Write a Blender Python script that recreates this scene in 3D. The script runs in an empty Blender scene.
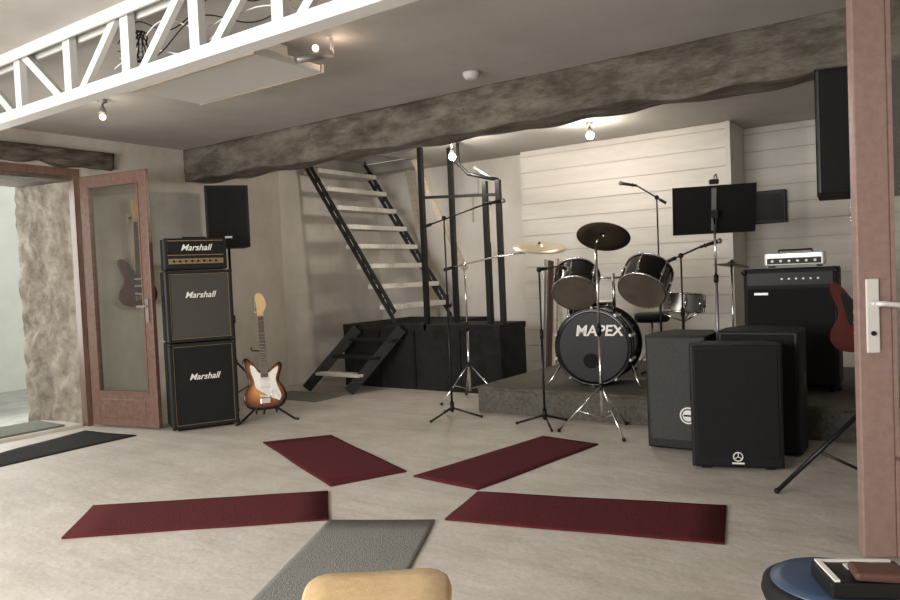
import bpy, bmesh, math, random
from mathutils import Vector as V, Matrix as M, noise
random.seed(3)
sc=bpy.context.scene
try: sc.view_settings.view_transform='Standard'
except: pass

# ---------------------------------------------------------------- materials
def mat(name,col,rough=.6,metal=0,col2=None,scale=8,bump=0,bscale=None,emit=0,detail=4,stretch=(1,1,1),spec=.5,lo=.35,hi=.65):
    m=bpy.data.materials.new(name); m.use_nodes=True
    nt=m.node_tree; b=nt.nodes['Principled BSDF']
    b.inputs['Base Color'].default_value=(*col,1); b.inputs['Roughness'].default_value=rough
    b.inputs['Metallic'].default_value=metal; b.inputs['Specular IOR Level'].default_value=spec
    if emit:
        b.inputs['Emission Color'].default_value=(*col,1); b.inputs['Emission Strength'].default_value=emit
    if col2 or bump:
        tc=nt.nodes.new('ShaderNodeTexCoord'); mp=nt.nodes.new('ShaderNodeMapping'); mp.inputs['Scale'].default_value=stretch
        nt.links.new(tc.outputs['Object'],mp.inputs['Vector'])
    if col2:
        n=nt.nodes.new('ShaderNodeTexNoise'); n.inputs['Scale'].default_value=scale; n.inputs['Detail'].default_value=detail; n.inputs['Roughness'].default_value=.65
        r=nt.nodes.new('ShaderNodeValToRGB'); r.color_ramp.elements[0].position=lo; r.color_ramp.elements[1].position=hi
        r.color_ramp.elements[0].color=(*col,1); r.color_ramp.elements[1].color=(*col2,1)
        nt.links.new(mp.outputs[0],n.inputs['Vector']); nt.links.new(n.outputs['Fac'],r.inputs['Fac']); nt.links.new(r.outputs['Color'],b.inputs['Base Color'])
    if bump:
        n2=nt.nodes.new('ShaderNodeTexNoise'); n2.inputs['Scale'].default_value=bscale or scale; n2.inputs['Detail'].default_value=6
        bp=nt.nodes.new('ShaderNodeBump'); bp.inputs['Strength'].default_value=bump; bp.inputs['Distance'].default_value=.02
        nt.links.new(mp.outputs[0],n2.inputs['Vector']); nt.links.new(n2.outputs['Fac'],bp.inputs['Height']); nt.links.new(bp.outputs[0],b.inputs['Normal'])
    return m
def streaks(m,scale,stretch,lo,rot=0,p0=.38,p1=.6):
    """multiply base colour by a second noise: worn, scuffed or stained paint"""
    lo3=lo if isinstance(lo,tuple) else (lo,lo,lo)
    nt=m.node_tree; b=nt.nodes['Principled BSDF']; src=b.inputs['Base Color'].links[0].from_socket
    tc=nt.nodes.new('ShaderNodeTexCoord'); mp=nt.nodes.new('ShaderNodeMapping'); mp.inputs['Scale'].default_value=stretch; mp.inputs['Rotation'].default_value=(0,0,rot)
    n=nt.nodes.new('ShaderNodeTexNoise'); n.inputs['Scale'].default_value=scale; n.inputs['Detail'].default_value=8; n.inputs['Roughness'].default_value=.7
    r=nt.nodes.new('ShaderNodeValToRGB'); r.color_ramp.elements[0].position=p0; r.color_ramp.elements[1].position=p1
    r.color_ramp.elements[0].color=(*lo3,1); r.color_ramp.elements[1].color=(1.0,1.0,1.0,1)
    mx=nt.nodes.new('ShaderNodeMixRGB'); mx.blend_type='MULTIPLY'; mx.inputs[0].default_value=1
    nt.links.new(tc.outputs['Object'],mp.inputs[0]); nt.links.new(mp.outputs[0],n.inputs['Vector']); nt.links.new(n.outputs['Fac'],r.inputs['Fac'])
    nt.links.new(src,mx.inputs[1]); nt.links.new(r.outputs[0],mx.inputs[2]); nt.links.new(mx.outputs[0],b.inputs['Base Color'])
def glass(name,tint=(.9,.92,.91),alpha=.12):
    m=bpy.data.materials.new(name); m.use_nodes=True; nt=m.node_tree
    for n in list(nt.nodes): nt.nodes.remove(n)
    o=nt.nodes.new('ShaderNodeOutputMaterial'); t=nt.nodes.new('ShaderNodeBsdfTransparent'); t.inputs[0].default_value=(*tint,1)
    g=nt.nodes.new('ShaderNodeBsdfGlossy'); g.inputs['Roughness'].default_value=.03; mx=nt.nodes.new('ShaderNodeMixShader'); mx.inputs[0].default_value=alpha
    nt.links.new(t.outputs[0],mx.inputs[1]); nt.links.new(g.outputs[0],mx.inputs[2]); nt.links.new(mx.outputs[0],o.inputs[0]); return m

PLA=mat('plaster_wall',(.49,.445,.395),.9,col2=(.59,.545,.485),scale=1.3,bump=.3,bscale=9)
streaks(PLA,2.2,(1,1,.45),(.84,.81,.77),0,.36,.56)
PLB=mat('plaster_back',(.65,.615,.565),.9,col2=(.72,.685,.635),scale=1.5,bump=.12,bscale=8)
streaks(PLB,1.8,(1,1,.5),(.90,.88,.85),0,.36,.56)
CEI=mat('ceiling_paint',(.43,.412,.388),.7,col2=(.48,.462,.437),scale=1.1,bump=.06,bscale=5)
streaks(CEI,1.6,(1,1,1),(.90,.89,.87),0,.36,.58)
FLO=mat('floor_painted_concrete',(.50,.462,.415),.6,col2=(.59,.55,.50),scale=2.0,detail=10,bump=.18,bscale=16)
streaks(FLO,3.2,(.75,1.3,1),(.86,.845,.82),.25,.36,.56); streaks(FLO,45,(1,1,1),.88,.25,.4,.5); streaks(FLO,1.3,(.25,6,1),.93,.6,.44,.5)
STO=mat('stone_jamb',(.20,.165,.13),.95,col2=(.37,.325,.27),scale=5,bump=1.0,bscale=12,detail=10,lo=.3,hi=.6)
streaks(STO,14,(1,1,1),.7,0,.36,.55)
OAK=mat('old_oak',(.04,.032,.024),.9,col2=(.15,.125,.095),scale=5,bump=.8,bscale=14,stretch=(1,1,5))
BEAM=mat('aged_beam',(.085,.073,.058),.95,col2=(.21,.188,.155),scale=3.4,bump=1.0,bscale=14,stretch=(.8,2,2),detail=10,lo=.30,hi=.66)
streaks(BEAM,9,(.5,1.4,1.4),(.55,.52,.48),0,.38,.58)
DOOR=mat('door_varnish',(.13,.075,.058),.4,col2=(.19,.11,.085),scale=6,stretch=(4,4,.6))
DOOR2=mat('door_stain_pink',(.25,.16,.14),.45,col2=(.30,.20,.175),scale=6,stretch=(4,4,.6))
GLS=glass('clear_glass')
WHT=mat('white_paint',(.60,.59,.565),.5)
SID=mat('white_siding',(.62,.59,.545),.6,col2=(.70,.67,.62),scale=3,stretch=(.4,3,3),bump=.1,bscale=14)
BLK=mat('black_vinyl',(.009,.0085,.0085),.6,bump=.25,bscale=220,spec=.3)
BLKP=mat('black_plastic',(.008,.008,.008),.45,spec=.3)
BLKM=mat('black_metal',(.010,.010,.010),.4,metal=.3)
DKM=mat('dark_grey_metal',(.03,.029,.028),.5,metal=.4)
BLKG=mat('black_gloss',(.006,.006,.007),.12)
GRL=mat('grille_black',(.008,.0075,.0075),.85,col2=(.018,.017,.016),scale=260,bump=.4,bscale=260,spec=.25)
GRB=mat('grille_lit',(.04,.036,.031),.85,col2=(.068,.06,.052),scale=200,bump=.3,bscale=240)  # upper cab grille: its lit reflection is put into the lighter brown tone
GRG=mat('grille_grey',(.025,.024,.023),.75,col2=(.06,.058,.054),scale=190,bump=.3,bscale=240)
GOLD=mat('gold_panel',(.30,.23,.12),.4,metal=.6)
CHR=mat('chrome',(.75,.74,.72),.16,metal=1)
STL=mat('grey_steel',(.34,.33,.32),.4,metal=.7)
BRS=mat('cymbal_bronze',(.60,.53,.38),.35,metal=.5)
DBR=mat('cymbal_dark',(.12,.095,.062),.32,metal=.85)
RES=mat('drum_head_smoke',(.09,.074,.06),.25,col2=(.14,.115,.09),scale=3)
RED=mat('red_carpet',(.070,.010,.014),.95,col2=(.125,.020,.025),scale=120,bump=.6,bscale=160,spec=.2)
GRY=mat('grey_carpet',(.17,.17,.155),.95,col2=(.25,.247,.23),scale=110,bump=.6,bscale=160)
BMT=mat('black_mat',(.014,.013,.013),.95,col2=(.03,.028,.026),scale=90,bump=.5,bscale=150,spec=.2)
GMT=mat('green_grey_mat',(.12,.12,.10),.95,col2=(.20,.20,.17),scale=90,bump=.5,bscale=150)
WOOD=mat('pale_pine',(.42,.35,.27),.6,col2=(.52,.45,.36),scale=5,stretch=(1,1,6))
TRD=mat('tread_wood',(.62,.59,.54),.6,col2=(.72,.69,.63),scale=5,stretch=(1,5,1))
STG=mat('stage_black',(.009,.008,.008),.85,col2=(.020,.018,.017),scale=6,spec=.3)
PLT=mat('platform_carpet',(.07,.064,.054),.95,col2=(.13,.12,.102),scale=50,bump=.4,bscale=120)
MAP=mat('maple',(.62,.42,.2),.35)
RSW=mat('rosewood',(.045,.025,.015),.4)
CRM=mat('cream_plastic',(.80,.78,.73),.3)
TAN=mat('tan_vinyl',(.55,.38,.19),.45,col2=(.62,.45,.25),scale=40,bump=.1,bscale=150)
BLU=mat('blue_vinyl',(.04,.065,.12),.35)
SIL=mat('silver_plastic',(.70,.69,.67),.35,metal=.2)
REDG=mat('red_lacquer',(.08,.012,.010),.15)
LBR=mat('brown_leather',(.085,.04,.03),.5)
BULB=mat('bulb_on',(1,.88,.72),.3,emit=260)
BULBW=mat('heater_lamp',(1,.74,.5),.3,emit=3)
GRN=mat('outside_ground',(.30,.30,.27),.9,col2=(.4,.4,.36),scale=4)
OUT=mat('outside_render',(.70,.73,.67),.9,col2=(.78,.80,.74),scale=1.5)
# sunburst
SUN=bpy.data.materials.new('sunburst'); SUN.use_nodes=True
nt=SUN.node_tree; b=nt.nodes['Principled BSDF']; b.inputs['Roughness'].default_value=.15
at=nt.nodes.new('ShaderNodeAttribute'); at.attribute_name='burst'
rp=nt.nodes.new('ShaderNodeValToRGB'); e=rp.color_ramp.elements; e[0].color=(.55,.27,.07,1); e[0].position=.4; e[1].color=(.010,.005,.004,1); e[1].position=.88
x=rp.color_ramp.elements.new(.68); x.color=(.22,.055,.02,1)
nt.links.new(at.outputs['Fac'],rp.inputs['Fac']); nt.links.new(rp.outputs['Color'],b.inputs['Base Color'])

# ---------------------------------------------------------------- mesh builder
def frame(o,xa,ya):
    xa=V(xa).normalized(); ya=V(ya); ya=(ya-xa*ya.dot(xa)).normalized(); za=xa.cross(ya)
    m=M.Identity(4)
    for i in range(3): m[i][0]=xa[i];m[i][1]=ya[i];m[i][2]=za[i];m[i][3]=o[i]
    return m
def zrot(o,deg): return M.Translation(V(o))@M.Rotation(math.radians(deg),4,'Z')
class B:
    def __init__(s,name,mtx=None):
        s.n=name; s.bm=bmesh.new(); s.m=[]; s.T=mtx or M.Identity(4); s.burst=s.bm.verts.layers.float.new('burst'); s.kids=[]
    def mi(s,m):
        if m not in s.m: s.m.append(m)
        return s.m.index(m)
    def face(s,vs,m,sm=False):
        try: f=s.bm.faces.new(vs)
        except ValueError: return None
        f.material_index=s.mi(m); f.smooth=sm; return f
    def box(s,c,d,m,R=None,bev=0):
        R=(R or M.Identity(4)).to_3x3()
        hx,hy,hz=[a/2 for a in d]; c=V(c)
        vs=[s.bm.verts.new(c+(R@V((x*hx,y*hy,z*hz)))) for x in(-1,1) for y in(-1,1) for z in(-1,1)]
        idx=[(0,1,3,2),(4,6,7,5),(0,4,5,1),(2,3,7,6),(0,2,6,4),(1,5,7,3)]
        fs=[s.face([vs[i] for i in q],m) for q in idx]
        if bev>0:
            es=list({e for f in fs for e in f.edges})
            bmesh.ops.bevel(s.bm,geom=es,offset=bev,segments=2,affect='EDGES',profile=.5,material=-1)
        return s
    def bar(s,p,q,w,h,m,up=(0,0,1)):
        p=V(p);q=V(q);x=(q-p); L=x.length; x.normalize(); u=V(up)
        y=u.cross(x)
        if y.length<1e-4: y=V((0,1,0)).cross(x)
        if y.length<1e-4: y=V((1,0,0)).cross(x)
        y.normalize(); z=x.cross(y)
        R=M((x,y,z)).transposed().to_4x4()
        return s.box((p+q)/2,(L,w,h),m,R)
    def ring(s,c,u,v,r,n): return [s.bm.verts.new(c+u*(r*math.cos(2*math.pi*i/n))+v*(r*math.sin(2*math.pi*i/n))) for i in range(n)]
    def lathe(s,o,ax,prof,m,n=32,capm=None,cap0=True,cap1=True,ms=None):
        o=V(o);ax=V(ax).normalized(); u=ax.orthogonal().normalized(); v=ax.cross(u)
        rs=[s.ring(o+ax*h,u,v,max(r,1e-4),n) for r,h in prof]
        for k in range(len(rs)-1):
            mm=ms[k] if ms else m
            for i in range(n):
                s.face([rs[k][i],rs[k][(i+1)%n],rs[k+1][(i+1)%n],rs[k+1][i]],mm,True)
        if cap0: s.face(rs[0][::-1],capm or m)
        if cap1: s.face(rs[-1],capm or m)
        return s
    def cyl(s,p,q,r,m,r2=None,n=14,capm=None):
        p=V(p);q=V(q); return s.lathe(p,q-p,[(r,0),(r if r2 is None else r2,(q-p).length)],m,n,capm)
    def torus(s,c,ax,R,r,m,n=40,k=8):
        c=V(c);ax=V(ax).normalized();u=ax.orthogonal().normalized();v=ax.cross(u);g=[]
        for i in range(n):
            a=2*math.pi*i/n; d=u*math.cos(a)+v*math.sin(a)
            g.append([s.bm.verts.new(c+d*(R+r*math.cos(2*math.pi*j/k))+ax*(r*math.sin(2*math.pi*j/k))) for j in range(k)])
        for i in range(n):
            for j in range(k): s.face([g[i][j],g[(i+1)%n][j],g[(i+1)%n][(j+1)%k],g[i][(j+1)%k]],m,True)
        return s
    def tube(s,pts,r,m,n=8):
        pts=[V(p) for p in pts]; rs=[]; u=None
        for i,p in enumerate(pts):
            t=(pts[min(i+1,len(pts)-1)]-pts[max(i-1,0)]).normalized()
            u=t.orthogonal().normalized() if u is None else (u-t*u.dot(t)).normalized()
            rs.append(s.ring(p,u,t.cross(u),r,n))
        for k in range(len(rs)-1):
            for i in range(n): s.face([rs[k][i],rs[k][(i+1)%n],rs[k+1][(i+1)%n],rs[k+1][i]],m,True)
        s.face(rs[0][::-1],m); s.face(rs[-1],m); return s
    def ball(s,c,r,m,n=12,sq=(1,1,1)):
        c=V(c); rows=[]
        for j in range(1,n//2+1):
            a=math.pi*j/(n//2+1)
            rows.append([s.bm.verts.new(c+V((r*sq[0]*math.sin(a)*math.cos(2*math.pi*i/n),r*sq[1]*math.sin(a)*math.sin(2*math.pi*i/n),r*sq[2]*math.cos(a)))) for i in range(n)])
        t=s.bm.verts.new(c+V((0,0,r*sq[2]))); bt=s.bm.verts.new(c-V((0,0,r*sq[2])))
        for i in range(n):
            s.face([t,rows[0][i],rows[0][(i+1)%n]],m,True); s.face([bt,rows[-1][(i+1)%n],rows[-1][i]],m,True)
            for k in range(len(rows)-1): s.face([rows[k][i],rows[k+1][i],rows[k+1][(i+1)%n],rows[k][(i+1)%n]],m,True)
        return s
    def prism(s,poly,z0,z1,m,F=None,side=None,burst=False,smooth=True):
        F=F or M.Identity(4)
        def mk(P,z,bv): 
            r=[]
            for x,y in P:
                w=s.bm.verts.new(F@V((x,y,z))); w[s.burst]=bv; r.append(w)
            return r
        a=mk(poly,z0,1); c=mk(poly,z1,1); n=len(poly)
        for i in range(n): s.face([a[i],a[(i+1)%n],c[(i+1)%n],c[i]],side or m,smooth and n>8)
        s.face(a[::-1],m)
        if burst:
            cx=sum(p[0] for p in poly)/n; cy=sum(p[1] for p in poly)/n; prev=c
            for k,(f,bv) in enumerate(((.93,.9),(.8,.72),(.55,.5),(.25,.2))):
                P=[(cx+(x-cx)*f,cy+(y-cy)*f) for x,y in poly]; q=mk(P,z1+(.002 if k==0 else .003),bv)
                for i in range(n): s.face([prev[i],prev[(i+1)%n],q[(i+1)%n],q[i]],m,True)
                prev=q
            s.face(prev,m)
        else: s.face(c,m)
        return s
    def text(s,txt,F,size,m,shear=0,name='logo',off=0):
        c=bpy.data.curves.new(name,'FONT'); c.body=txt; c.size=size; c.extrude=.0015; c.shear=shear; c.offset=off; c.align_x='CENTER'; c.align_y='CENTER'; c.materials.append(m); c.resolution_u=3
        o=bpy.data.objects.new(name,c); sc.collection.objects.link(o); s.kids.append((o,F)); return s
    def done(s):
        bmesh.ops.recalc_face_normals(s.bm,faces=s.bm.faces)
        me=bpy.data.meshes.new(s.n); s.bm.to_mesh(me); s.bm.free()
        for m in s.m: me.materials.append(m)
        o=bpy.data.objects.new(s.n,me); sc.collection.objects.link(o); o.matrix_world=s.T
        for k,F in s.kids: k.parent=o; k.matrix_local=F
        return o
def smoothpoly(P,k=4):
    n=len(P);o=[]
    for i in range(n):
        p0,p1,p2,p3=[P[(i+j-1)%n] for j in range(4)]
        for t in range(k):
            t/=k
            o.append(tuple(.5*((2*p1[d])+(-p0[d]+p2[d])*t+(2*p0[d]-5*p1[d]+4*p2[d]-p3[d])*t*t+(-p0[d]+3*p1[d]-3*p2[d]+p3[d])*t**3) for d in(0,1)))
    return o

# ---------------------------------------------------------------- room shell
XL,XR,Y0,YB,ZC=-6.65,.45,-1.3,7.9,2.66
b=B('floor'); b.box((-3.4,3.45,-.06),(8.1,10.1,.12),FLO); b.done()
b=B('ceiling')
hx0,hx1,hy0,hy1=-6.62,-5.5,6.35,7.65
b.box((-3.4,(-1.5+hy0)/2,ZC+.06),(8.1,hy0+1.5,.12),CEI)
b.box((-3.4,(hy1+8.5)/2,ZC+.06),(8.1,8.5-hy1,.12),CEI)
b.box(((-7.45+hx0)/2,(hy0+hy1)/2,ZC+.06),(hx0+7.45,hy1-hy0,.12),CEI)
b.box(((hx1+.65)/2,(hy0+hy1)/2,ZC+.06),(.65-hx1,hy1-hy0,.12),CEI)
b.done()
b=B('wall_upper_landing')
for c,d in(((-6.5,6.3,3.55),(2.4,.08,1.5)),((-6.5,7.7,3.55),(2.4,.08,1.5)),((-7.6,7,3.55),(.08,1.5,1.5)),((-5.4,7,3.55),(.08,1.5,1.5)),((-6.5,7,4.3),(2.4,1.6,.08))): b.box(c,d,PLB)
b.done()
# left wall (door opening y 2.5..3.67)
b=B('wall_left')
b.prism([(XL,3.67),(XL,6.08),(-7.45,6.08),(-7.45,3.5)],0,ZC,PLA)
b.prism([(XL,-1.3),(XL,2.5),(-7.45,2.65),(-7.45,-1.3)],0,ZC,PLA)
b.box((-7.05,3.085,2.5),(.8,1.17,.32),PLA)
b.box((-7.07,7.05,1.33),(.76,1.94,2.66),PLB)
b.done()
b=B('wall_back'); b.box((-5.8,YB+.06,1.33),(3.1,.12,2.66),PLB); b.done()
b=B('wall_back_panelled')
def siding(x0,x1,y,z0,z1):
    z=z0;h=.185
    while z<z1-.01:
        hh=min(h,z1-z); b.box(((x0+x1)/2,y+.012,z+hh/2),(x1-x0,.024,hh-.007),SID); z+=h
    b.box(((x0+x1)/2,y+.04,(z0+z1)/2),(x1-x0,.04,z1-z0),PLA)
siding(-4.3,-1.92,7.72,0,ZC); siding(-1.92,.45,8.3,0,ZC)
b.box((-1.94,8.03,1.33),(.04,.6,ZC),SID); b.box((-4.28,7.84,1.33),(.04,.2,ZC),SID)
b.box((-1.935,7.725,1.33),(.05,.04,ZC),WHT)
b.done()
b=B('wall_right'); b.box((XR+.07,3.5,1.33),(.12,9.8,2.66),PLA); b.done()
b=B('wall_front')
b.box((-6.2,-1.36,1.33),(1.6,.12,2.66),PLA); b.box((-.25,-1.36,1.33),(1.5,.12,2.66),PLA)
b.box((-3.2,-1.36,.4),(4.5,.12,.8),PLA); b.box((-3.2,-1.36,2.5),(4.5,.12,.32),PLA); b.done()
b=B('added_rear_window')  # unseen window, added behind the camera to let fill light in
for xx in(-5.4,-3.95,-2.45,-1.05): b.box((xx,-1.36,1.57),(.07,.08,1.54),WHT)
for zz in(.83,2.31): b.box((-3.2,-1.36,zz),(4.4,.08,.06),WHT)
b.done()
# stone reveal
b=B('trim_stone_reveal')
P0=V((XL-.02,3.665,0));P1=V((-7.46,3.495,0)); n=24;mz=60;g=[]
nx=V((.2,-.98,0)).normalized()
for i in range(n+1):
    row=[]
    for j in range(mz+1):
        p=P0.lerp(P1,i/n)+V((0,0,2.28*j/mz)); q=p+nx*(.012+.05*abs(noise.noise(p*3.5))+.018*noise.noise(p*12))
        row.append(b.bm.verts.new(q))
    g.append(row)
for i in range(n):
    for j in range(mz): b.face([g[i][j],g[i+1][j],g[i+1][j+1],g[i][j+1]],STO,True)
b.done()
def rough_beam(name,x0,x1,y0,y1,z0,z1,m,amp=.02,nx=60,nc=6,sc_=3,T=None):
    b=B(name,T); rings=[]
    for i in range(nx+1):
        x=x0+(x1-x0)*i/nx; pts=[]
        for k in range(nc): pts.append((y0+(y1-y0)*k/nc,z0))
        for k in range(nc): pts.append((y1,z0+(z1-z0)*k/nc))
        for k in range(nc): pts.append((y1-(y1-y0)*k/nc,z1))
        for k in range(nc): pts.append((y0,z1-(z1-z0)*k/nc))
        rr=[]
        for y,z in pts:
            p=V((x,y,z)); o=V((0,noise.noise(p*sc_)+.4*noise.noise(p*sc_*4),noise.noise(p*sc_+V((9,3,1)))))*amp
            if z>=z1-1e-5: o.z=0
            elif z<=z0+1e-5: o.z=o.z*1.5+amp*.6*noise.noise(V((x*1.1,7,2)))
            rr.append(b.bm.verts.new(p+o))
        rings.append(rr)
    n=len(rings[0])
    for i in range(nx):
        for k in range(n): b.face([rings[i][k],rings[i][(k+1)%n],rings[i+1][(k+1)%n],rings[i+1][k]],m,True)
    b.face(rings[0][::-1],m); b.face(rings[-1],m); return b.done()
rough_beam('trim_ceiling_beam',XL,XR,4.8,5.08,2.34,ZC,BEAM,.026,220,10,2.6)
T=M.Translation(V((XL+.03,2.4,0)))@M.Rotation(math.pi/2,4,'Z')
rough_beam('trim_door_lintel',0,1.58,-.03,.10,2.38,2.53,OAK,.025,50,4,5,T)
b=B('trim_inner_lintel'); b.box((-7.02,3.085,2.3),(.7,1.16,.09),OAK); b.done()

def glazed_door(name,p0,p1,h,m,stile=.1,brail=.3,z0=.02,th=.045):
    p0=V((*p0,0));p1=V((*p1,0)); W=(p1-p0).length
    F=frame(p0,(p1-p0),(0,0,1)); b=B(name,F)
    for x in(stile/2,W-stile/2): b.box((x,(h+z0)/2,0),(stile,h-z0,th),m,bev=.006)
    b.box((W/2,h-stile/2,0),(W-2*stile,stile,th),m,bev=.004)
    b.box((W/2,z0+brail/2,0),(W-2*stile,brail,th*.9),m,bev=.004)
    b.box((W/2,z0+brail*.52,0),(W-2*stile-.1,brail-.12,th*1.15),m,bev=.008)
    iy0=z0+brail;iy1=h-stile
    for x in(stile+.008,W-stile-.008): b.box((x,(iy0+iy1)/2,0),(.016,iy1-iy0,th*1.1),m)
    for y in(iy0+.008,iy1-.008): b.box((W/2,y,0),(W-2*stile,.016,th*1.1),m)
    b.box((W/2,(iy0+iy1)/2,0),(W-2*stile,iy1-iy0,.006),GLS)
    return b,W
b,W=glazed_door('door_1',(-6.60,3.655),(-5.80,3.80),2.28,DOOR,stile=.095,brail=.3)
for s in(-1,1):
    b.box((W-.05,1.05,s*.03),(.035,.2,.012),STL); b.bar((W-.05,1.09,s*.05),(W-.15,1.09,s*.05),.018,.018,STL); b.cyl((W-.05,1.09,s*.03),(W-.05,1.09,s*.055),.01,STL)
for y in(.25,1.15,2.05): b.cyl((-.006,y-.05,-.02),(-.006,y+.05,-.02),.01,STL)
b.done()
b=B('trim_door_frame')
b.box((-6.69,3.635,1.15),(.09,.05,2.3),DOOR); b.box((-6.69,2.53,1.15),(.09,.05,2.3),DOOR); b.box((-6.69,3.08,2.325),(.10,1.17,.07),DOOR); b.done()
b=B('trim_threshold'); b.box((-6.98,3.08,.012),(.6,1.0,.03),PLA); b.done()
b=B('doorstep_mat'); b.box((-6.98,3.02,.036),(.5,.85,.016),GMT,bev=.004); b.done()
b=B('outside_ground'); b.box((-10.5,2.5,-.1),(6.4,9,.1),GRN); b.done()
b=B('wall_courtyard'); b.box((-10.6,3,1.6),(.2,8,3.4),OUT); b.done()

# right door leaf
b,W=glazed_door('door_2',(-.375,3.42),(.415,3.812),2.62,DOOR2,stile=.128,brail=.4,th=.055)
for s in(1,-1):
    b.box((.052,1.01,s*.033),(.05,.30,.01),SIL,bev=.004)
    b.cyl((.052,1.06,s*.03),(.052,1.06,s*.075),.011,SIL)
    b.tube([(.052,1.06,s*.072),(.08,1.06,s*.078),(.15,1.052,s*.078),(.195,1.05,s*.072)],.011,SIL)
    b.cyl((.052,.94,s*.036),(.052,.94,s*.044),.010,BLKM)
b.done()

# ---------------------------------------------------------------- truss
A=V((-6.65,2.18,0)); L=7.1
T=M.Translation(A); b=B('ceiling_lattice_joist',T)
zb,zt=2.265,2.625
for y in(-.04,.04):
    b.box((L/2,y,zb+.03),(L,.012,.055),WHT); b.box((L/2,y,zt),(L,.012,.055),WHT)
b.box((L/2,0,zb+.003),(L,.09,.008),WHT); b.box((L/2,0,zt+.03),(L,.09,.008),WHT)
bx=[2.68+.55*k for k in range(-5,8)]
for xx in bx:
    if 0<xx<L: b.box((xx,0,(zb+zt)/2),(.07,.04,zt-zb),WHT)
    if xx<0: continue
    if xx+.55<L:
        if xx<2.6: b.bar((xx+.06,0,zt),(xx+.48,0,zb+.03),.03,.045,WHT)
        else: b.bar((xx+.09,0,zb+.03),(xx+.46,0,zt),.03,.045,WHT)
for j in range(4):
    pts=[]
    for i in range(70):
        t=i/69; pts.append((3.0+t*1.7,.06+.02*math.sin(9*t+j)+.008*j,zb+.14+.05*j+.05*math.sin(12*t*(1+.15*j)+j*2)))
    b.tube(pts,.0035,BLKM if j%2 else WHT,6)
b.tube([(3.24+.045*math.cos(a*.5),.06+.02*math.sin(a*.9),2.47+.08*math.sin(a*.5)) for a in range(50)],.004,BLKM,6)
b.done()

# heater panel
b=B('radiant_heater_panel')
b.box((-3.68,2.97,2.50),(1.14,.5,.045),WHT,bev=.01)
b.box((-3.68,2.97,2.535),(1.0,.36,.03),SIL)
b.box((-3.68,2.713,2.50),(1.16,.02,.055),WOOD); b.box((-3.68,3.228,2.50),(1.16,.012,.05),WOOD)
for x in(-4.1,-3.3): b.box((x,2.97,2.595),(.04,.3,.10),SIL)
b.cyl((-3.09,3.0,2.50),(-3.0,3.2,2.56),.022,STL); b.cyl((-3.0,3.2,2.56),(-3.0,3.2,2.65),.01,SIL)
b.ball((-3.05,3.12,2.585),.02,BULBW)
b.done()
b=B('smoke_detector'); b.lathe((-2.82,4.41,ZC-.002),(0,0,-1),[(.06,0),(.06,.02),(.045,.045),(.02,.05)],WHT); b.done()
def spot(name,x,y,on,drop=0):
    b=B(name); b.lathe((x,y,ZC-.002),(0,0,-1),[(.035,0),(.035,.02),(.010,.025),(.010,.06+drop)],STL)
    b.lathe((x,y,ZC-.06-drop),(.1,-.1,-1),[(.018,0),(.026,.03),(.028,.045)],STL); b.ball((x+.006,y-.006,ZC-.13-drop),.036 if on else .024,BULB if on else BULBW,12); return b.done()
spot('ceiling_spotlight',-5.24,3.1,False); spot('ceiling_spotlight',-4.29,6.28,True,.08); spot('ceiling_spotlight',-2.96,6.7,True)

# ---------------------------------------------------------------- rugs
def rug(name,pts,m,h=.009):
    b=B(name)
    a,c,d,e=[V((*p,0)) for p in pts]; n=24; g=[]
    for lay in(0,1):
        gg=[]
        for i in range(n+1):
            row=[]
            for j in range(9):
                u=i/n;v=j/8; p=(a.lerp(e,v)).lerp(c.lerp(d,v),u); z=.001 if lay==0 else h+.003*noise.noise(p*3)
                row.append(b.bm.verts.new((p.x+.008*noise.noise(p*2.5),p.y+.008*noise.noise(p*2.5+V((5,5,5))),z)))
            gg.append(row)
        g.append(gg)
    for i in range(n):
        for j in range(8):
            b.face([g[1][i][j],g[1][i+1][j],g[1][i+1][j+1],g[1][i][j+1]],m,True); b.face([g[0][i][j],g[0][i][j+1],g[0][i+1][j+1],g[0][i+1][j]],m)
    for j in range(8):
        for i in(0,n): b.face([g[0][i][j],g[0][i][j+1],g[1][i][j+1],g[1][i][j]],m)
    for i in range(n):
        for j in(0,8): b.face([g[0][i][j],g[0][i+1][j],g[1][i+1][j],g[1][i][j]],m)
    return b.done()
rug('red_rug',[(-4.53,3.84),(-4.20,4.26),(-2.96,3.66),(-3.17,3.19)],RED)
rug('red_rug',[(-2.85,3.59),(-2.63,4.91),(-2.16,4.84),(-2.33,3.53)],RED)
rug('red_rug',[(-3.77,1.88),(-4.16,2.26),(-3.11,3.11),(-2.74,2.73)],RED)
rug('red_rug',[(-2.2,3.01),(-2.31,3.49),(-1.03,3.86),(-.9,3.33)],RED)
rug('grey_rug',[(-2.73,2.72),(-2.24,2.98),(-1.65,1.79),(-2.15,1.52)],GRY)
rug('black_doormat',[(-6.15,2.3),(-6.46,3.48),(-5.80,3.56),(-5.75,2.3)],BMT,.006)
rug('grey_doormat',[(-6.35,5.38),(-6.35,5.84),(-5.5,5.84),(-5.5,5.38)],GMT,.006)

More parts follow.
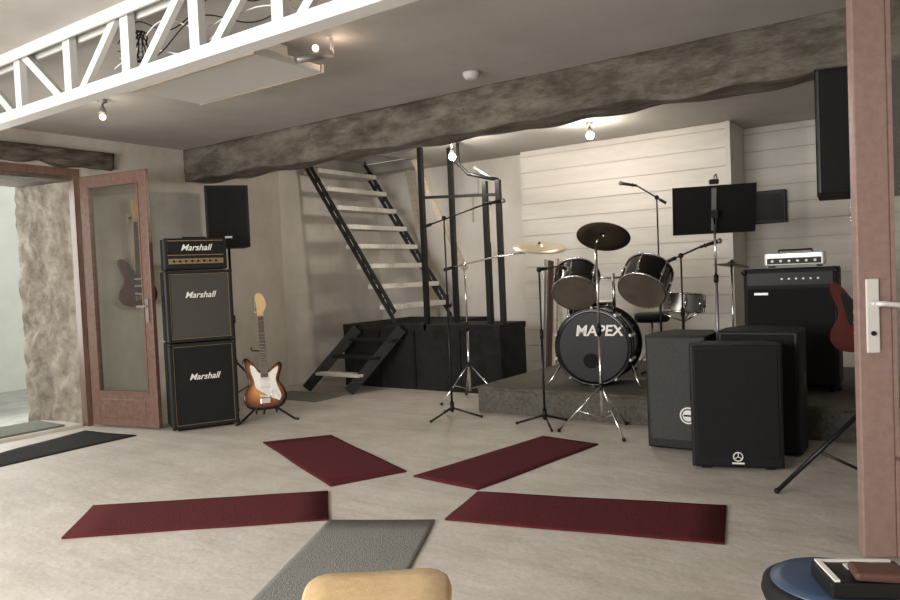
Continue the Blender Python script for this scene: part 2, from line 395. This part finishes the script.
# ---------------------------------------------------------------- guitar
STRAT=[(0,-20),(8,-19.5),(14,-16.5),(16.4,-10.5),(15,-4),(11.6,1.2),(11.4,5),(13.2,10),(14,14.5),(12,16.5),(8,14),(4,10.5),(0,10),(-4,11),(-8,16.5),(-12,20.5),(-15,20),(-15.4,15),(-12.8,8),(-11.6,3),(-12.4,-1),(-15,-6),(-16.4,-11.5),(-14,-17),(-8,-19.8)]
GUARD=[(-1,-7),(5,-11),(10.5,-12.5),(12,-9),(9.5,-2),(8.5,4),(10.5,10),(10.5,13),(7,11),(3.4,8.5),(-3.4,8.5),(-7,13.5),(-10,15),(-9.8,10),(-8,4),(-7,-2),(-4,-5)]
def guitar(name,o,xa,ya,bodym,guardm=CRM,s=1.1,burst=True,board=RSW):
    F=frame(o,xa,ya); b=B(name,F); k=.01*s
    sc2=lambda P:[(x*k,y*k) for x,y in P]
    b.prism(smoothpoly(sc2(STRAT),4),-.022*s,.022*s,bodym,burst=burst)
    b.prism(smoothpoly(sc2(GUARD),4),.0255*s,.028*s,guardm)
    b.prism(sc2([(-2.8,8),(2.8,8),(2.15,53),(-2.15,53)]),.012*s,.030*s,MAP)
    b.prism(sc2([(-2.8,5),(2.8,5),(2.1,53),(-2.1,53)]),.030*s,.035*s,board)
    for i in range(20):
        y=(53-64.8*(1-2**(-(i+1)/12)))
        b.box((0,y*k,.0357*s),((4.3+1.2*(53-y)/48)*k,.0018*s,.0016*s),CHR)
    b.prism(smoothpoly(sc2([(-2.1,53),(2.1,53),(2.4,56),(4.5,60),(4.6,64),(2.6,69.5),(-.5,71.5),(-3.2,70),(-3.3,66),(-2.6,60)]),3),.010*s,.026*s,MAP)
    for i in range(6): b.cyl((-(2.4)*k,(56.5+i*2.1)*k,.018*s),(-(4.8)*k,(56.5+i*2.1)*k,.018*s),.0035*s,CHR,n=8)
    for y,rot in((-9.5,-10),(-2.5,0),(3.5,0)):
        b.box((0,y*k,.031*s),(.082*s,.014*s,.010*s),SIL,M.Rotation(math.radians(rot),4,'Z'),bev=.003)
    b.box((0,-13*k,.033*s),(.075*s,.04*s,.012*s),CHR,bev=.003)
    for x,y in((7.2,-6.5),(9,-9.8),(10,-12.3)): b.cyl((x*k,y*k,.028*s),(x*k,y*k,.04*s),.011*s,CRM)
    for i in range(6): b.bar(((i-2.5)*.0098*s,-13*k,.041*s),((i-2.5)*.0066*s,56*k,.0385*s),.0009,.0009,CHR)
    b.tube([(3*k,-12*k,.05*s),(4.5*k,-8*k,.058*s),(6*k,-4*k,.055*s)],.0025,CHR)
    return b
N=V((.80,-.60,0)); side=V((.60,.80,0))
up=(V((0,0,1))-N*.17-side*.13).normalized()
guitar('electric_guitar',(-5.225,4.485,.335),side,up,SUN,s=1.16).done()
b=B('guitar_stand',frame((-5.285,4.535,0),(.60,.80,0),(-.8,.6,0)))
b.cyl((0,.02,.14),(0,.10,.62),.011,BLKM)
b.bar((0,.0,.14),(0,.25,.012),.02,.02,BLKM)
for s in(-1,1):
    b.tube([(0,.03,.20),(s*.12,-.05,.09),(s*.24,-.16,.012),(s*.27,-.2,.012)],.011,BLKM)
    b.tube([(0,.03,.13),(s*.08,-.0,.11),(s*.09,-.15,.085),(s*.09,-.16,.13)],.008,BLKM)
b.tube([(-.10,.02,.66),(-.09,.09,.63),(0,.10,.62),(.01,.09,.63),(.02,.02,.66)],.008,BLKM)
b.done()
guitar('electric_guitar',(-6.60,4.16,1.30),(.12,1,0),(0,-.04,1),REDG,BLKP,1.12,burst=False).done()
b=B('guitar_wall_hanger'); b.box((-6.63,4.14,1.93),(.03,.06,.09),WOOD)
for s in(-1,1): b.tube([(-6.62,4.14,1.93),(-6.58,4.14+s*.05,1.925),(-6.53,4.14+s*.05,1.925)],.006,BLKM)
b.done()

# ---------------------------------------------------------------- amp stack
wdir=V((.26,.51,0)).normalized(); bdir=V((-wdir.y,wdir.x,0))
O=V((-5.585,3.775,0)); T=frame(O,wdir,bdir); b=B('guitar_amplifier_stack',T); W=.555
def cab(b,z0,z1,W,D,gm,y0=0):
    h=z1-z0
    b.box((W/2,y0+D/2+.02,z0+h/2),(W,D-.04,h-.004),BLK,bev=.012)
    t=.028
    for x in(t/2,W-t/2): b.box((x,y0+.012,z0+h/2),(t,.05,h-.004),BLK,bev=.006)
    for z in(z0+t/2+.002,z1-t/2-.002): b.box((W/2,y0+.012,z),(W,.05,t),BLK,bev=.006)
    b.box((W/2,y0+.012,z0+h/2),(W-2*t,.02,h-2*t),gm)
    for x in(t+.004,W-t-.004): b.box((x,y0+.0,z0+h/2),(.004,.01,h-2*t),GOLD)
    for z in(z0+t+.004,z1-t-.004): b.box((W/2,y0+.0,z),(W-2*t,.01,.004),GOLD)
    for x in(0.012,W-.012):
        for z in(z0+.014,z1-.014): b.ball((x,y0+.0,z),.02,BLKP,8)
    for x in(-.002,W+.002): b.box((x,y0+D/2,z0+h*.6),(.008,.14,.09),BLKP)
b.box((W/2,.17,.0125),(W-.1,.26,.023),BLKP)
cab(b,.02,.76,W,.36,GRL); cab(b,.765,1.385,W,.34,GRB)
FT=lambda x,z,y=0:frame((x,y,z),(1,0,0),(0,0,1))
b.text('Marshall',FT(W/2,.46,-.004),.075,CRM,.35,off=.001); b.text('Marshall',FT(W/2,1.17,-.004),.075,CRM,.35,off=.001)
hz0,hz1=1.39,1.665
b.box((W/2-.01,.15,(hz0+hz1)/2),(W-.03,.24,hz1-hz0),BLK,bev=.014)
b.box((W/2-.01,.028,hz0+.19),(W-.10,.012,.11),GRL)
b.box((W/2-.01,.024,hz0+.075),(W-.10,.016,.045),GOLD)
for z in(hz0+.128,hz0+.252): b.box((W/2-.01,.022,z),(W-.09,.01,.006),GOLD)
for i in range(8): b.cyl((.08+i*.05,.018,hz0+.075),(.08+i*.05,.0,hz0+.075),.010,BLKP,n=12)
b.text('Marshall',FT(W/2-.01,hz0+.19,.018),.075,CRM,.35,off=.001)
b.box((W/2,.15,hz1+.008),(.2,.03,.016),BLKP)
b.done()

def tripod(b,x,y,z0,hz,r,spread,m,ang=0,r2=None):
    b.cyl((x,y,z0+.10),(x,y,z0+hz*.55),r,m); b.cyl((x,y,z0+hz*.5),(x,y,z0+hz),r*.75,r2 or m)
    b.cyl((x,y,z0+hz*.52),(x,y,z0+hz*.57),r*1.5,BLKP)
    for k in range(3):
        a=math.radians(ang+120*k); dx,dy=math.cos(a),math.sin(a)
        b.tube([(x+dx*r,y+dy*r,z0+spread*1.05),(x+dx*spread,y+dy*spread,z0+.016)],r*.6,m)
        b.tube([(x,y,z0+.12),(x+dx*spread*.55,y+dy*spread*.55,z0+spread*.52)],r*.4,m)
        b.ball((x+dx*spread,y+dy*spread,z0+.018),.016,BLKP,8)
    b.cyl((x,y,z0+spread),(x,y,z0+spread+.05),r*1.5,BLKP)
def speaker(b,c,w,d,h,gm):
    x,y,z=c
    poly=[(x-w/2,y-d/2),(x+w/2,y-d/2),(x+w*.36,y+d/2),(x-w*.36,y+d/2)]
    b.prism(poly,z,z+h,BLK)
    b.box((x,y-d/2-.008,z+h/2),(w-.01,.03,h-.01),BLKP,bev=.01)
    b.box((x,y-d/2-.022,z+h/2),(w-.05,.012,h-.05),gm,bev=.004)
b=B('loudspeaker_on_stand',zrot((-6.2,4.95,0),52)); tripod(b,0,0,0,1.63,.018,.42,BLKM,30); speaker(b,(0,0,1.62),.42,.36,.62,GRL); b.box((0,-.21,1.72),(.07,.008,.02),SIL); b.done()
b=B('loudspeaker_on_stand',zrot((-.41,4.32,0),18)); tripod(b,0,0,0,1.56,.02,.46,BLKM,178); speaker(b,(0,0,1.56),.52,.36,.62,GRL); b.done()

# ---------------------------------------------------------------- staircase + landing
b=B('stage_landing')
b.box((-5.42,7.04,.69),(1.22,1.28,.06),STG); b.box((-4.36,6.67,.69),(.96,.54,.06),STG)
b.box((-4.96,6.44,.33),(2.16,.03,.66),STG)
b.box((-3.90,6.67,.33),(.03,.52,.66),STG); b.box((-6.03,7.04,.33),(.03,1.24,.66),STG); b.box((-4.36,6.93,.33),(.92,.02,.66),STG); b.box((-4.82,7.3,.33),(.02,.74,.66),STG)
for x in(-6,-4.85): b.box((x,7.6,.33),(.07,.07,.66),STG)
for x in(-5.5,-5.0,-4.4): b.box((x,6.42,.33),(.03,.015,.64),BLKP)
b.done()
b=B('wooden_steps')
for x in(-6.15,-5.5):
    b.bar((x,5.88,.03),(x+.4,6.34,.68),.035,.11,DKM)
for i in range(3): b.box((-5.70+i*.13,5.99+i*.145,.20+i*.18),(.64,.17,.03),TRD if i==0 else STG)
b.done()
b=B('open_tread_staircase')
x0,z0,x1,z1=-5.25,.735,-6.55,2.70
for y in(6.42,7.52):
    for o in(-.06,.06):
        b.bar((x0,y,z0+.065+o),(x1,y,z1+o),.03,.034,DKM)
    n=22
    for i in range(n):
        t0=i/n;t1=(i+1)/n; s=1 if i%2 else -1
        b.bar((x0+(x1-x0)*t0,y,z0+.065+(z1-z0)*t0-.06*s),(x0+(x1-x0)*t1,y,z0+.05+(z1-z0)*t1+.06*s),.014,.014,DKM)
for i in range(8):
    t=(i+.75)/8.3; b.box((x0+(x1-x0)*t,6.97,z0+(z1-z0)*t),(.24,1.07,.055),TRD,bev=.005)
b.done()
b=B('stair_guard_rail')
for x,y,z in((-4.84,6.47,2.64),(-4.64,6.75,2.64),(-4.08,6.55,2.2),(-3.92,6.55,2.2)): b.box((x,y,(.722+z)/2),(.05,.05,z-.722),BLKM)
b.bar((-4.84,6.5,2.1),(-3.92,6.55,2.05),.025,.03,BLKM); b.bar((-4.2,6.55,2.36),(-3.92,6.55,2.18),.025,.025,BLKM)
b.tube([(-4.40,6.55,2.64),(-4.40,6.55,2.42),(-4.28,6.55,2.3),(-3.92,6.55,2.2)],.02,BLKM)
b.done()
b=B('folded_stand')
b.box((-4.18,6.72,1.15),(.07,.03,.85),BLKM); b.box((-4.02,6.72,1.10),(.06,.03,.75),BLKM); b.done()
b=B('timber_brace')
b.bar((-5.32,7.0,2.62),(-4.70,7.05,1.3),.07,.05,WOOD); b.done()
b=B('timber_post'); b.bar((-6.0,7.75,2.64),(-5.55,7.75,.05),.08,.05,WOOD); b.done()
b=B('electrical_box'); b.box((-5.1,7.87,2.4),(.2,.06,.3),WHT,bev=.01); b.cyl((-5.1,7.87,1.9),(-5.1,7.87,2.25),.012,WHT); b.done()

# ---------------------------------------------------------------- drum platform
ZP=.24
b=B('drum_riser'); b.box((-2.1,6.62,ZP/2-.005),(3.04,2.06,ZP-.02),PLT); b.box((-2.1,5.585,ZP/2-.003),(3.06,.03,ZP-.006),PLT); b.box((-2.1,6.63,ZP-.008),(3.06,2.1,.01),PLT)
b.box((-2.1,5.566,ZP-.02),(3.06,.012,.03),OAK); b.done()

# drum kit
b=B('drum_kit')
kc=V((-2.62,5.83,.582)); R=.328
ax=V((-.17,.985,0)).normalized(); kx=V((ax.y,-ax.x,0)); Z=V((0,0,1))
K=lambda x,y,z: kc+kx*x+ax*y+Z*z
b.lathe(kc,ax,[(R-.03,.0),(R-.012,.008),(R,.0),(R+.006,.0),(R+.006,.045),(R-.012,.05),(R-.015,.42),(R+.006,.42),(R+.006,.465),(R-.02,.465)],BLKG,48,cap0=False,cap1=False)
b.lathe(K(0,.012,0),ax,[(.001,0),(.11,0),(R-.02,0)],BLKP,48,cap0=False,cap1=False)
b.torus(K(0,.006,0),ax,R-.005,.011,BLKG,48)
b.torus(K(0,.008,0),ax,R-.03,.002,DKM,48)
b.torus(K(-.02,.008,-.12),ax,.065,.003,DKM,32)
b.lathe(K(-.02,.01,-.12),ax,[(.062,0),(.001,0)],GRL,32,cap0=False,cap1=False)
for i in range(10):
    a=2*math.pi*i/10+.3; d=kx*math.cos(a)+Z*math.sin(a)
    b.box(kc+d*(R+.006)+ax*.02,(.022,.05,.022),CHR); b.cyl(kc+d*(R+.010)+ax*.02,kc+d*(R+.004)+ax*.12,.006,CHR,n=8)
    b.box(kc+d*(R-.002)+ax*.15,(.02,.07,.02),CHR)
for s in(-1,1):
    q=K(s*.40,-.04,0); b.cyl(K(s*.28,.12,-.12),(q.x,q.y,ZP+.008),.009,CHR)
b.text('MAPEX',frame(K(.055,.006,.135),kx,Z),.128,CRM,.15,off=.003)
def drum(b,c,axis,r,d,top=CRM,bot=RES,lugs=6,shell=BLKG):
    c=V(c);axis=V(axis).normalized(); o=c-axis*d/2
    b.lathe(o,axis,[(r,0),(r,d)],shell,36,cap0=False,cap1=False)
    b.lathe(o-axis*.004,axis,[(r,0),(.001,0)],bot,36,cap0=False,cap1=False); b.lathe(o+axis*(d+.004),axis,[(r,0),(.001,0)],top,36,cap0=False,cap1=False)
    for h in(.004,d-.004): b.torus(o+axis*h,axis,r+.006,.008,CHR,36)
    u=axis.orthogonal().normalized();v=axis.cross(u)
    for i in range(lugs):
        a=2*math.pi*i/lugs+.4; q=u*math.cos(a)+v*math.sin(a)
        b.cyl(o+q*(r+.012),o+q*(r+.012)+axis*d,.004,CHR,n=6); b.cyl(o+q*(r+.010)+axis*d*.3,o+q*(r+.010)+axis*d*.7,.011,CHR,n=8)
drum(b,(-2.82,5.98,1.12),(-.22,.75,.66),.19,.25)
drum(b,(-2.19,5.98,1.13),(.02,.75,.66),.19,.25)
b.cyl((-2.51,6.07,.86),(-2.51,6.07,1.2),.014,CHR)
for s in(-1,1): b.tube([(-2.51,6.07,1.16),(-2.51+s*.1,6.06,1.17),(-2.51+s*.2,6.02,1.13)],.011,CHR)
drum(b,(-2.0,6.35,.92),(.05,.1,1),.165,.16,CRM,CRM,8,STL)
b.cyl((-2.0,6.35,ZP+.12),(-2.0,6.35,.82),.011,CHR)
for k in range(3):
    a=math.radians(90+120*k); b.tube([(-2.0,6.35,ZP+.28),(-2.0+.22*math.cos(a),6.35+.22*math.sin(a),ZP+.01)],.008,CHR); b.tube([(-2.0,6.35,.76),(-2.0+.16*math.cos(a),6.35+.16*math.sin(a),.83)],.007,CHR)
drum(b,(-2.98,6.62,.72),(0,0,1),.21,.42,CRM,CRM,8)
for k in range(3):
    a=math.radians(30+120*k); b.cyl((-2.98+.23*math.cos(a),6.62+.23*math.sin(a),ZP+.008),(-2.98+.23*math.cos(a),6.62+.23*math.sin(a),.8),.008,CHR)
b.done()
b=B('drum_throne'); b.lathe((-2.55,7.1,.70),(0,0,1),[(.15,0),(.17,.02),(.17,.07),(.15,.09)],BLK); tripod(b,-2.55,7.1,ZP,.46,.014,.22,CHR,0); b.done()

def cymbal(b,c,axis,r,m):
    b.lathe(c,axis,[(.012,.030),(.03,.026),(.042,.012),(.06,.009),(r*.6,.003),(r,-.008),(r,-.0095),(r*.6,.0015),(.05,.007),(.012,.022)],m,48,cap0=False,cap1=False)
    c=V(c);a=V(axis).normalized(); b.cyl(c-a*.01,c+a*.05,.005,CHR,n=8); b.cyl(c+a*.03,c+a*.04,.014,BLKP,n=12)
b=B('cymbal_stand'); tripod(b,-2.28,5.20,0,1.44,.012,.33,CHR,80,CHR); b.tube([(-2.28,5.20,1.43),(-2.26,5.21,1.48)],.008,CHR); cymbal(b,(-2.23,5.23,1.49),(-.08,.50,.85),.20,DBR); b.done()
b=B('cymbal_stand'); tripod(b,-4.02,6.02,0,1.34,.013,.34,CHR,10,CHR); b.tube([(-4.2,6.01,1.31),(-4.02,6.02,1.345),(-3.68,6.03,1.40),(-3.30,6.05,1.43)],.009,CHR); b.ball((-4.02,6.02,1.345),.022,CHR); b.cyl((-4.26,6.01,1.3),(-4.16,6.013,1.32),.016,BLKP)
cymbal(b,(-3.22,6.07,1.47),(.20,-.20,1),.25,BRS); b.cyl((-3.30,6.05,1.42),(-3.22,6.07,1.47),.007,CHR); b.done()

def micstand(name,x,y,z0,h,boom=None,mic=None,spread=.26,ang=0,miclen=.14):
    b=B(name); b.cyl((x,y,z0+.05),(x,y,z0+h*.6),.010,BLKM); b.cyl((x,y,z0+h*.55),(x,y,z0+h),.007,BLKM); b.cyl((x,y,z0+h*.56),(x,y,z0+h*.62),.015,BLKP)
    b.cyl((x,y,z0+.06),(x,y,z0+.14),.018,BLKP)
    for k in range(3):
        a=math.radians(ang+120*k); b.tube([(x,y,z0+.09),(x+spread*math.cos(a),y+spread*math.sin(a),z0+.014)],.009,BLKM); b.ball((x+spread*math.cos(a),y+spread*math.sin(a),z0+.015),.013,BLKP,8)
    if boom:
        p,q=V(boom[0]),V(boom[1]); b.tube([p,q],.007,BLKM); b.ball((x,y,z0+h),.022,BLKP,10); b.cyl(p,p+(q-p).normalized()*.07,.014,BLKP)
        d=V(mic).normalized(); b.cyl(q,q+d*miclen,.011,BLKP,r2=.016); b.ball(q+d*(miclen+.01),.022,STL,10); b.torus(q+d*.04,d,.018,.004,BLKP,16,6)
    b.done()
micstand('microphone_stand',-3.70,5.25,0,1.74,((-3.90,5.23,1.68),(-3.30,5.30,1.83)),(.8,.3,.1),ang=20)
micstand('microphone_stand',-2.80,5.26,0,1.26,((-2.80,5.26,1.26),(-2.70,5.40,1.28)),(.5,.6,-.3),ang=70,spread=.24,miclen=.08)
micstand('microphone_stand',-2.34,6.75,ZP,1.64,((-2.26,6.77,1.82),(-2.50,6.68,2.0)),(-.6,-.2,.15),ang=-20,spread=.2)
micstand('microphone_stand',-1.84,5.82,ZP,1.08,((-1.94,5.8,1.28),(-1.70,5.85,1.38)),(.7,.2,.2),ang=150,spread=.18)

# music stand seen from behind
b=B('music_stand',zrot((-1.57,5.80,ZP+.002),20)); 
b.cyl((0,0,.08),(0,0,.9),.013,STL); b.cyl((0,0,.85),(0,0,1.38),.009,CHR); b.cyl((0,0,.86),(0,0,.92),.018,BLKP)
for k in range(3):
    a=math.radians(-90+120*k); b.tube([(0,0,.26),(.17*math.cos(a),.17*math.sin(a),.014)],.009,BLKM)
Rm=M.Rotation(math.radians(24),4,'X')
b.box((0,.03,1.42),(.60,.006,.38),BLKP,Rm,bev=.002)
b.box((0,.135,1.242),(.60,.06,.006),BLKP); b.box((0,.165,1.25),(.60,.005,.02),BLKP)
for sx in(-1,1): b.box((sx*.298,.025,1.42),(.006,.02,.38),BLKM,Rm)
b.box((0,.018,1.42),(.035,.02,.34),STL,Rm); b.box((0,.0,1.38),(.05,.05,.06),BLKM)
b.box((.0,-.06,1.62),(.07,.05,.035),BLKP,bev=.006); b.tube([(0,-.05,1.62),(.0,-.09,1.66),(.02,-.02,1.68),(.03,.02,1.64)],.006,STL)
b.done()
b=B('splash_cymbal_stand'); b.cyl((-1.66,6.62,ZP+.1),(-1.66,6.62,1.24),.009,CHR); cymbal(b,(-1.66,6.62,1.23),(.1,.1,1),.15,DBR)
for k in range(3):
    a=math.radians(90+120*k); b.tube([(-1.66,6.62,ZP+.25),(-1.66+.13*math.cos(a),6.62+.13*math.sin(a),ZP+.01)],.008,CHR)
b.done()

# bass amp + small head
b=B('bass_amplifier_cabinet',zrot((-1.13,6.34,ZP+.002),4)); w,d,h=.66,.42,.94
b.box((0,0,h/2+.02),(w,d,h-.03),BLK,bev=.014); b.box((0,-d/2-.002,h*.45),(w-.06,.02,h*.78),GRL); b.box((0,-d/2-.002,h*.92),(w-.06,.02,h*.1),BLKP)
b.box((-.2,-d/2-.014,h*.80),(.10,.006,.018),SIL)
for sx in(-1,1):
    for sy in(-1,1): b.cyl((sx*.27,sy*.15,0),(sx*.27,sy*.15,.03),.02,BLKP)
    for z in(.04,h-.02): b.ball((sx*(w/2-.01),-d/2+.01,z),.026,BLKP,8)
for i in range(6): b.cyl((-.05+i*.05,-d/2-.01,h*.92),(-.05+i*.05,-d/2-.020,h*.92),.008,STL,n=10)
b.done()
b=B('amplifier_head',zrot((-1.10,6.32,ZP+.953),4))
b.box((0,0,.065),(.42,.26,.10),SIL,bev=.01); b.box((0,-.133,.05),(.38,.006,.045),BLKP); b.box((0,-.134,.092),(.38,.006,.02),CHR)
for i in range(6): b.cyl((-.15+i*.06,-.135,.05),(-.15+i*.06,-.15,.05),.010,CRM,n=10)
for sx in(-1,1): b.box((sx*.17,0,.008),(.03,.2,.016),BLKP)
b.tube([(-.12,0,.115),(-.12,0,.135),(.12,0,.135),(.12,0,.115)],.008,BLKP)
b.done()

def pacab(name,T,w,d,h,gm,logo):
    b=B(name,T)
    for sx in(-1,1):
        for sy in(0,1): b.box((sx*w*.35,d*(.15+.7*sy),.008),(.05,.05,.016),BLKP)
    b.prism([(-w/2,0),(w/2,0),(w/2,d*.55),(w*.33,d),(-w*.33,d),(-w/2,d*.55)],.014,h,BLK)
    b.box((0,-.006,h/2+.007),(w-.004,.03,h-.018),BLKP,bev=.012)
    b.box((0,-.022,h/2+.03),(w-.055,.014,h-.10),gm,bev=.004)
    if logo=='ring':
        b.torus((0,-.033,.085),(0,1,0),.026,.004,CRM,24,6)
        for k in range(3):
            a=math.radians(90+120*k); b.bar((0,-.033,.085),(.024*math.cos(a),-.033,.085+.024*math.sin(a)),.005,.004,CRM)
        b.box((0,-.03,.045),(.07,.004,.01),CRM)
    if logo=='badge':
        b.lathe((.08,-.03,.25),(0,-1,0),[(.056,0),(.056,.006)],SIL,28); b.torus((.08,-.037,.25),(0,1,0),.042,.004,BLKP,24,6); b.box((.08,-.038,.25),(.06,.003,.012),BLKP)
    for sx in(-1,1): b.box((sx*(w/2),d*.3,h*.6),(.006,.12,.08),BLKP)
    return b.done()
yd=V((.5,.16,0)); pacab('loudspeaker_cabinet',frame(V((-1.15,4.60,0)),yd,V((-.16,.5,0))),.52,.26,.755,GRL,'ring')
pacab('loudspeaker_cabinet',frame(V((-1.605,4.90,0)),(1,.02,0),(-.02,1,0)),.41,.46,.78,GRG,'badge')
pacab('loudspeaker_cabinet',frame(V((-1.12,5.05,0)),(1,.02,0),(-.02,1,0)),.50,.46,.80,GRL,None)

b=B('wall_monitor'); b.box((-1.70,8.268,1.81),(.38,.05,.34),BLKP,bev=.008); b.box((-1.70,8.241,1.81),(.33,.004,.28),GRG); b.done()
b=B('folding_screen_panel')
b.bar((-3.98,7.45,.015),(-3.98,7.62,1.38),.05,.03,WHT,up=(1,0,0)); b.bar((-3.90,7.45,.015),(-3.90,7.62,1.36),.11,.02,LBR,up=(1,0,0)); b.bar((-3.82,7.45,.015),(-3.82,7.62,1.38),.05,.03,WOOD,up=(1,0,0)); b.done()
b=B('hanging_guitar_stand'); x,y=-.54,5.40
b.cyl((x+.03,y+.09,.1),(x+.03,y+.09,1.52),.012,BLKM)
for k in range(3):
    a=math.radians(90+120*k); b.tube([(x+.03,y+.09,.22),(x+.03+.10*math.cos(a),y+.09+.05*math.sin(a),.012)],.01,BLKM)
for s in(-1,1): b.tube([(x+.03,y+.09,1.5),(x+s*.05,y+.04,1.5),(x+s*.05,y-.03,1.51)],.006,BLKM)
b.done()
guitar('electric_guitar',(-.565,5.40,.86),(.97,.25,0),(0,0,1),REDG,BLKP,1.1,burst=False).done()

# ---------------------------------------------------------------- foreground
b=B('padded_stool',zrot((-1.22,1.36,0),37))
P=[(x*.92,y*.92) for x,y in smoothpoly([(-.19,-.19),(0,-.205),(.19,-.19),(.205,0),(.19,.19),(0,.2),(-.19,.19),(-.205,0)],5)]
def pad(b,P,z0,z1,m,f=.9):
    n=len(P); rings=[]
    for s_,z in((f,z0),(1,z0+.012),(1.01,(z0+z1)/2),(.985,z1-.012),(.93,z1-.002),(.6,z1+.004)):
        rings.append([b.bm.verts.new((x*s_,y*s_,z)) for x,y in P])
    for k in range(len(rings)-1):
        for i in range(n): b.face([rings[k][i],rings[k][(i+1)%n],rings[k+1][(i+1)%n],rings[k+1][i]],m,True)
    b.face(rings[0][::-1],m); b.face(rings[-1],m,True)
pad(b,P,.395,.455,TAN)
for sx in(-1,1):
    for sy in(-1,1): b.cyl((sx*.14,sy*.14,.405),(sx*.17,sy*.17,.0),.012,CHR)
for sy in(-1,1): b.bar((-.155,sy*.155,.2),(.155,sy*.155,.2),.014,.014,CHR); b.bar((sy*.155,-.155,.24),(sy*.155,.155,.24),.014,.014,CHR)
b.done()
b=B('round_stool',M.Translation(V((-.285,2.04,0))))
b.lathe((0,0,.375),(0,0,1),[(.15,0),(.165,.01),(.172,.03),(.167,.055),(.15,.062)],BLK,40)
b.lathe((0,0,.430),(0,0,1),[(.152,0),(.148,.012),(.12,.018),(.001,.02)],BLU,40)
for k in range(4):
    a=math.radians(45+90*k); b.cyl((.10*math.cos(a),.10*math.sin(a),.385),(.15*math.cos(a),.15*math.sin(a),.0),.012,BLKM)
b.torus((0,0,.18),(0,0,1),.127,.008,CHR)
b.done()
b=B('equipment_case',zrot((-.215,2.0,.452),28)); b.box((0,0,.02),(.2,.14,.04),BLKP,bev=.006); b.box((-.085,0,.042),(.012,.13,.006),CRM); b.box((.0,.06,.042),(.17,.01,.005),CRM); b.box((.0,.02,.043),(.07,.03,.004),SIL); b.done()
b=B('leather_pouch',zrot((-.185,1.965,.496),20)); b.box((0,0,.012),(.11,.08,.022),LBR,bev=.009); b.done()

# ---------------------------------------------------------------- lights
def area(name,loc,target,sx,sy,e,col):
    l=bpy.data.lights.new(name,'AREA'); l.shape='RECTANGLE'; l.size=sx; l.size_y=sy; l.energy=e; l.color=col
    o=bpy.data.objects.new(name,l); sc.collection.objects.link(o); o.location=loc; o.rotation_euler=(V(target)-V(loc)).to_track_quat('-Z','Y').to_euler(); return o
area('rear_fill_light',(-3.2,-1.5,1.6),(-3.0,4,.7),4.2,1.5,325,(1,.972,.935))  # added fill lamp outside the unseen rear window
area('doorway_daylight',(-8.3,3.1,1.5),(-4,3.3,.8),1.2,2.0,55,(.98,1,.96))
def pl(name,loc,e,col,r=.05,typ='POINT'):
    l=bpy.data.lights.new(name,typ); l.energy=e; l.color=col; l.shadow_soft_size=r
    o=bpy.data.objects.new(name,l); sc.collection.objects.link(o); o.location=loc; return o
pl('spot_bulb_light',(-4.28,6.20,2.36),28,(1,.93,.82)); pl('spot_bulb_light',(-2.95,6.65,2.40),12,(1,.93,.82)); pl('spot_bulb_light',(-5.23,3.05,2.4),3,(1,.88,.72)); pl('heater_bulb_light',(-3.0,3.25,2.57),.8,(1,.74,.55))
w=bpy.data.worlds.new('sky'); sc.world=w; w.use_nodes=True; w.node_tree.nodes['Background'].inputs[0].default_value=(.97,1,.97,1); w.node_tree.nodes['Background'].inputs[1].default_value=1.3

# ---------------------------------------------------------------- camera
yaw,pitch,roll,f=.610446,.0341897,-.043389,739.976
Fw=V((-math.sin(yaw)*math.cos(pitch),math.cos(yaw)*math.cos(pitch),-math.sin(pitch))); R=V((math.cos(yaw),math.sin(yaw),0)); U=R.cross(Fw)
R2=R*math.cos(roll)+U*math.sin(roll); U2=U*math.cos(roll)-R*math.sin(roll)
cd=bpy.data.cameras.new('camera'); cd.sensor_width=36; cd.lens=f/900*36; cd.clip_start=.05
co=bpy.data.objects.new('camera',cd); sc.collection.objects.link(co)
m=M.Identity(4)
for i in range(3): m[i][0]=R2[i];m[i][1]=U2[i];m[i][2]=-Fw[i]
m[2][3]=1.25; co.matrix_world=m; sc.camera=co
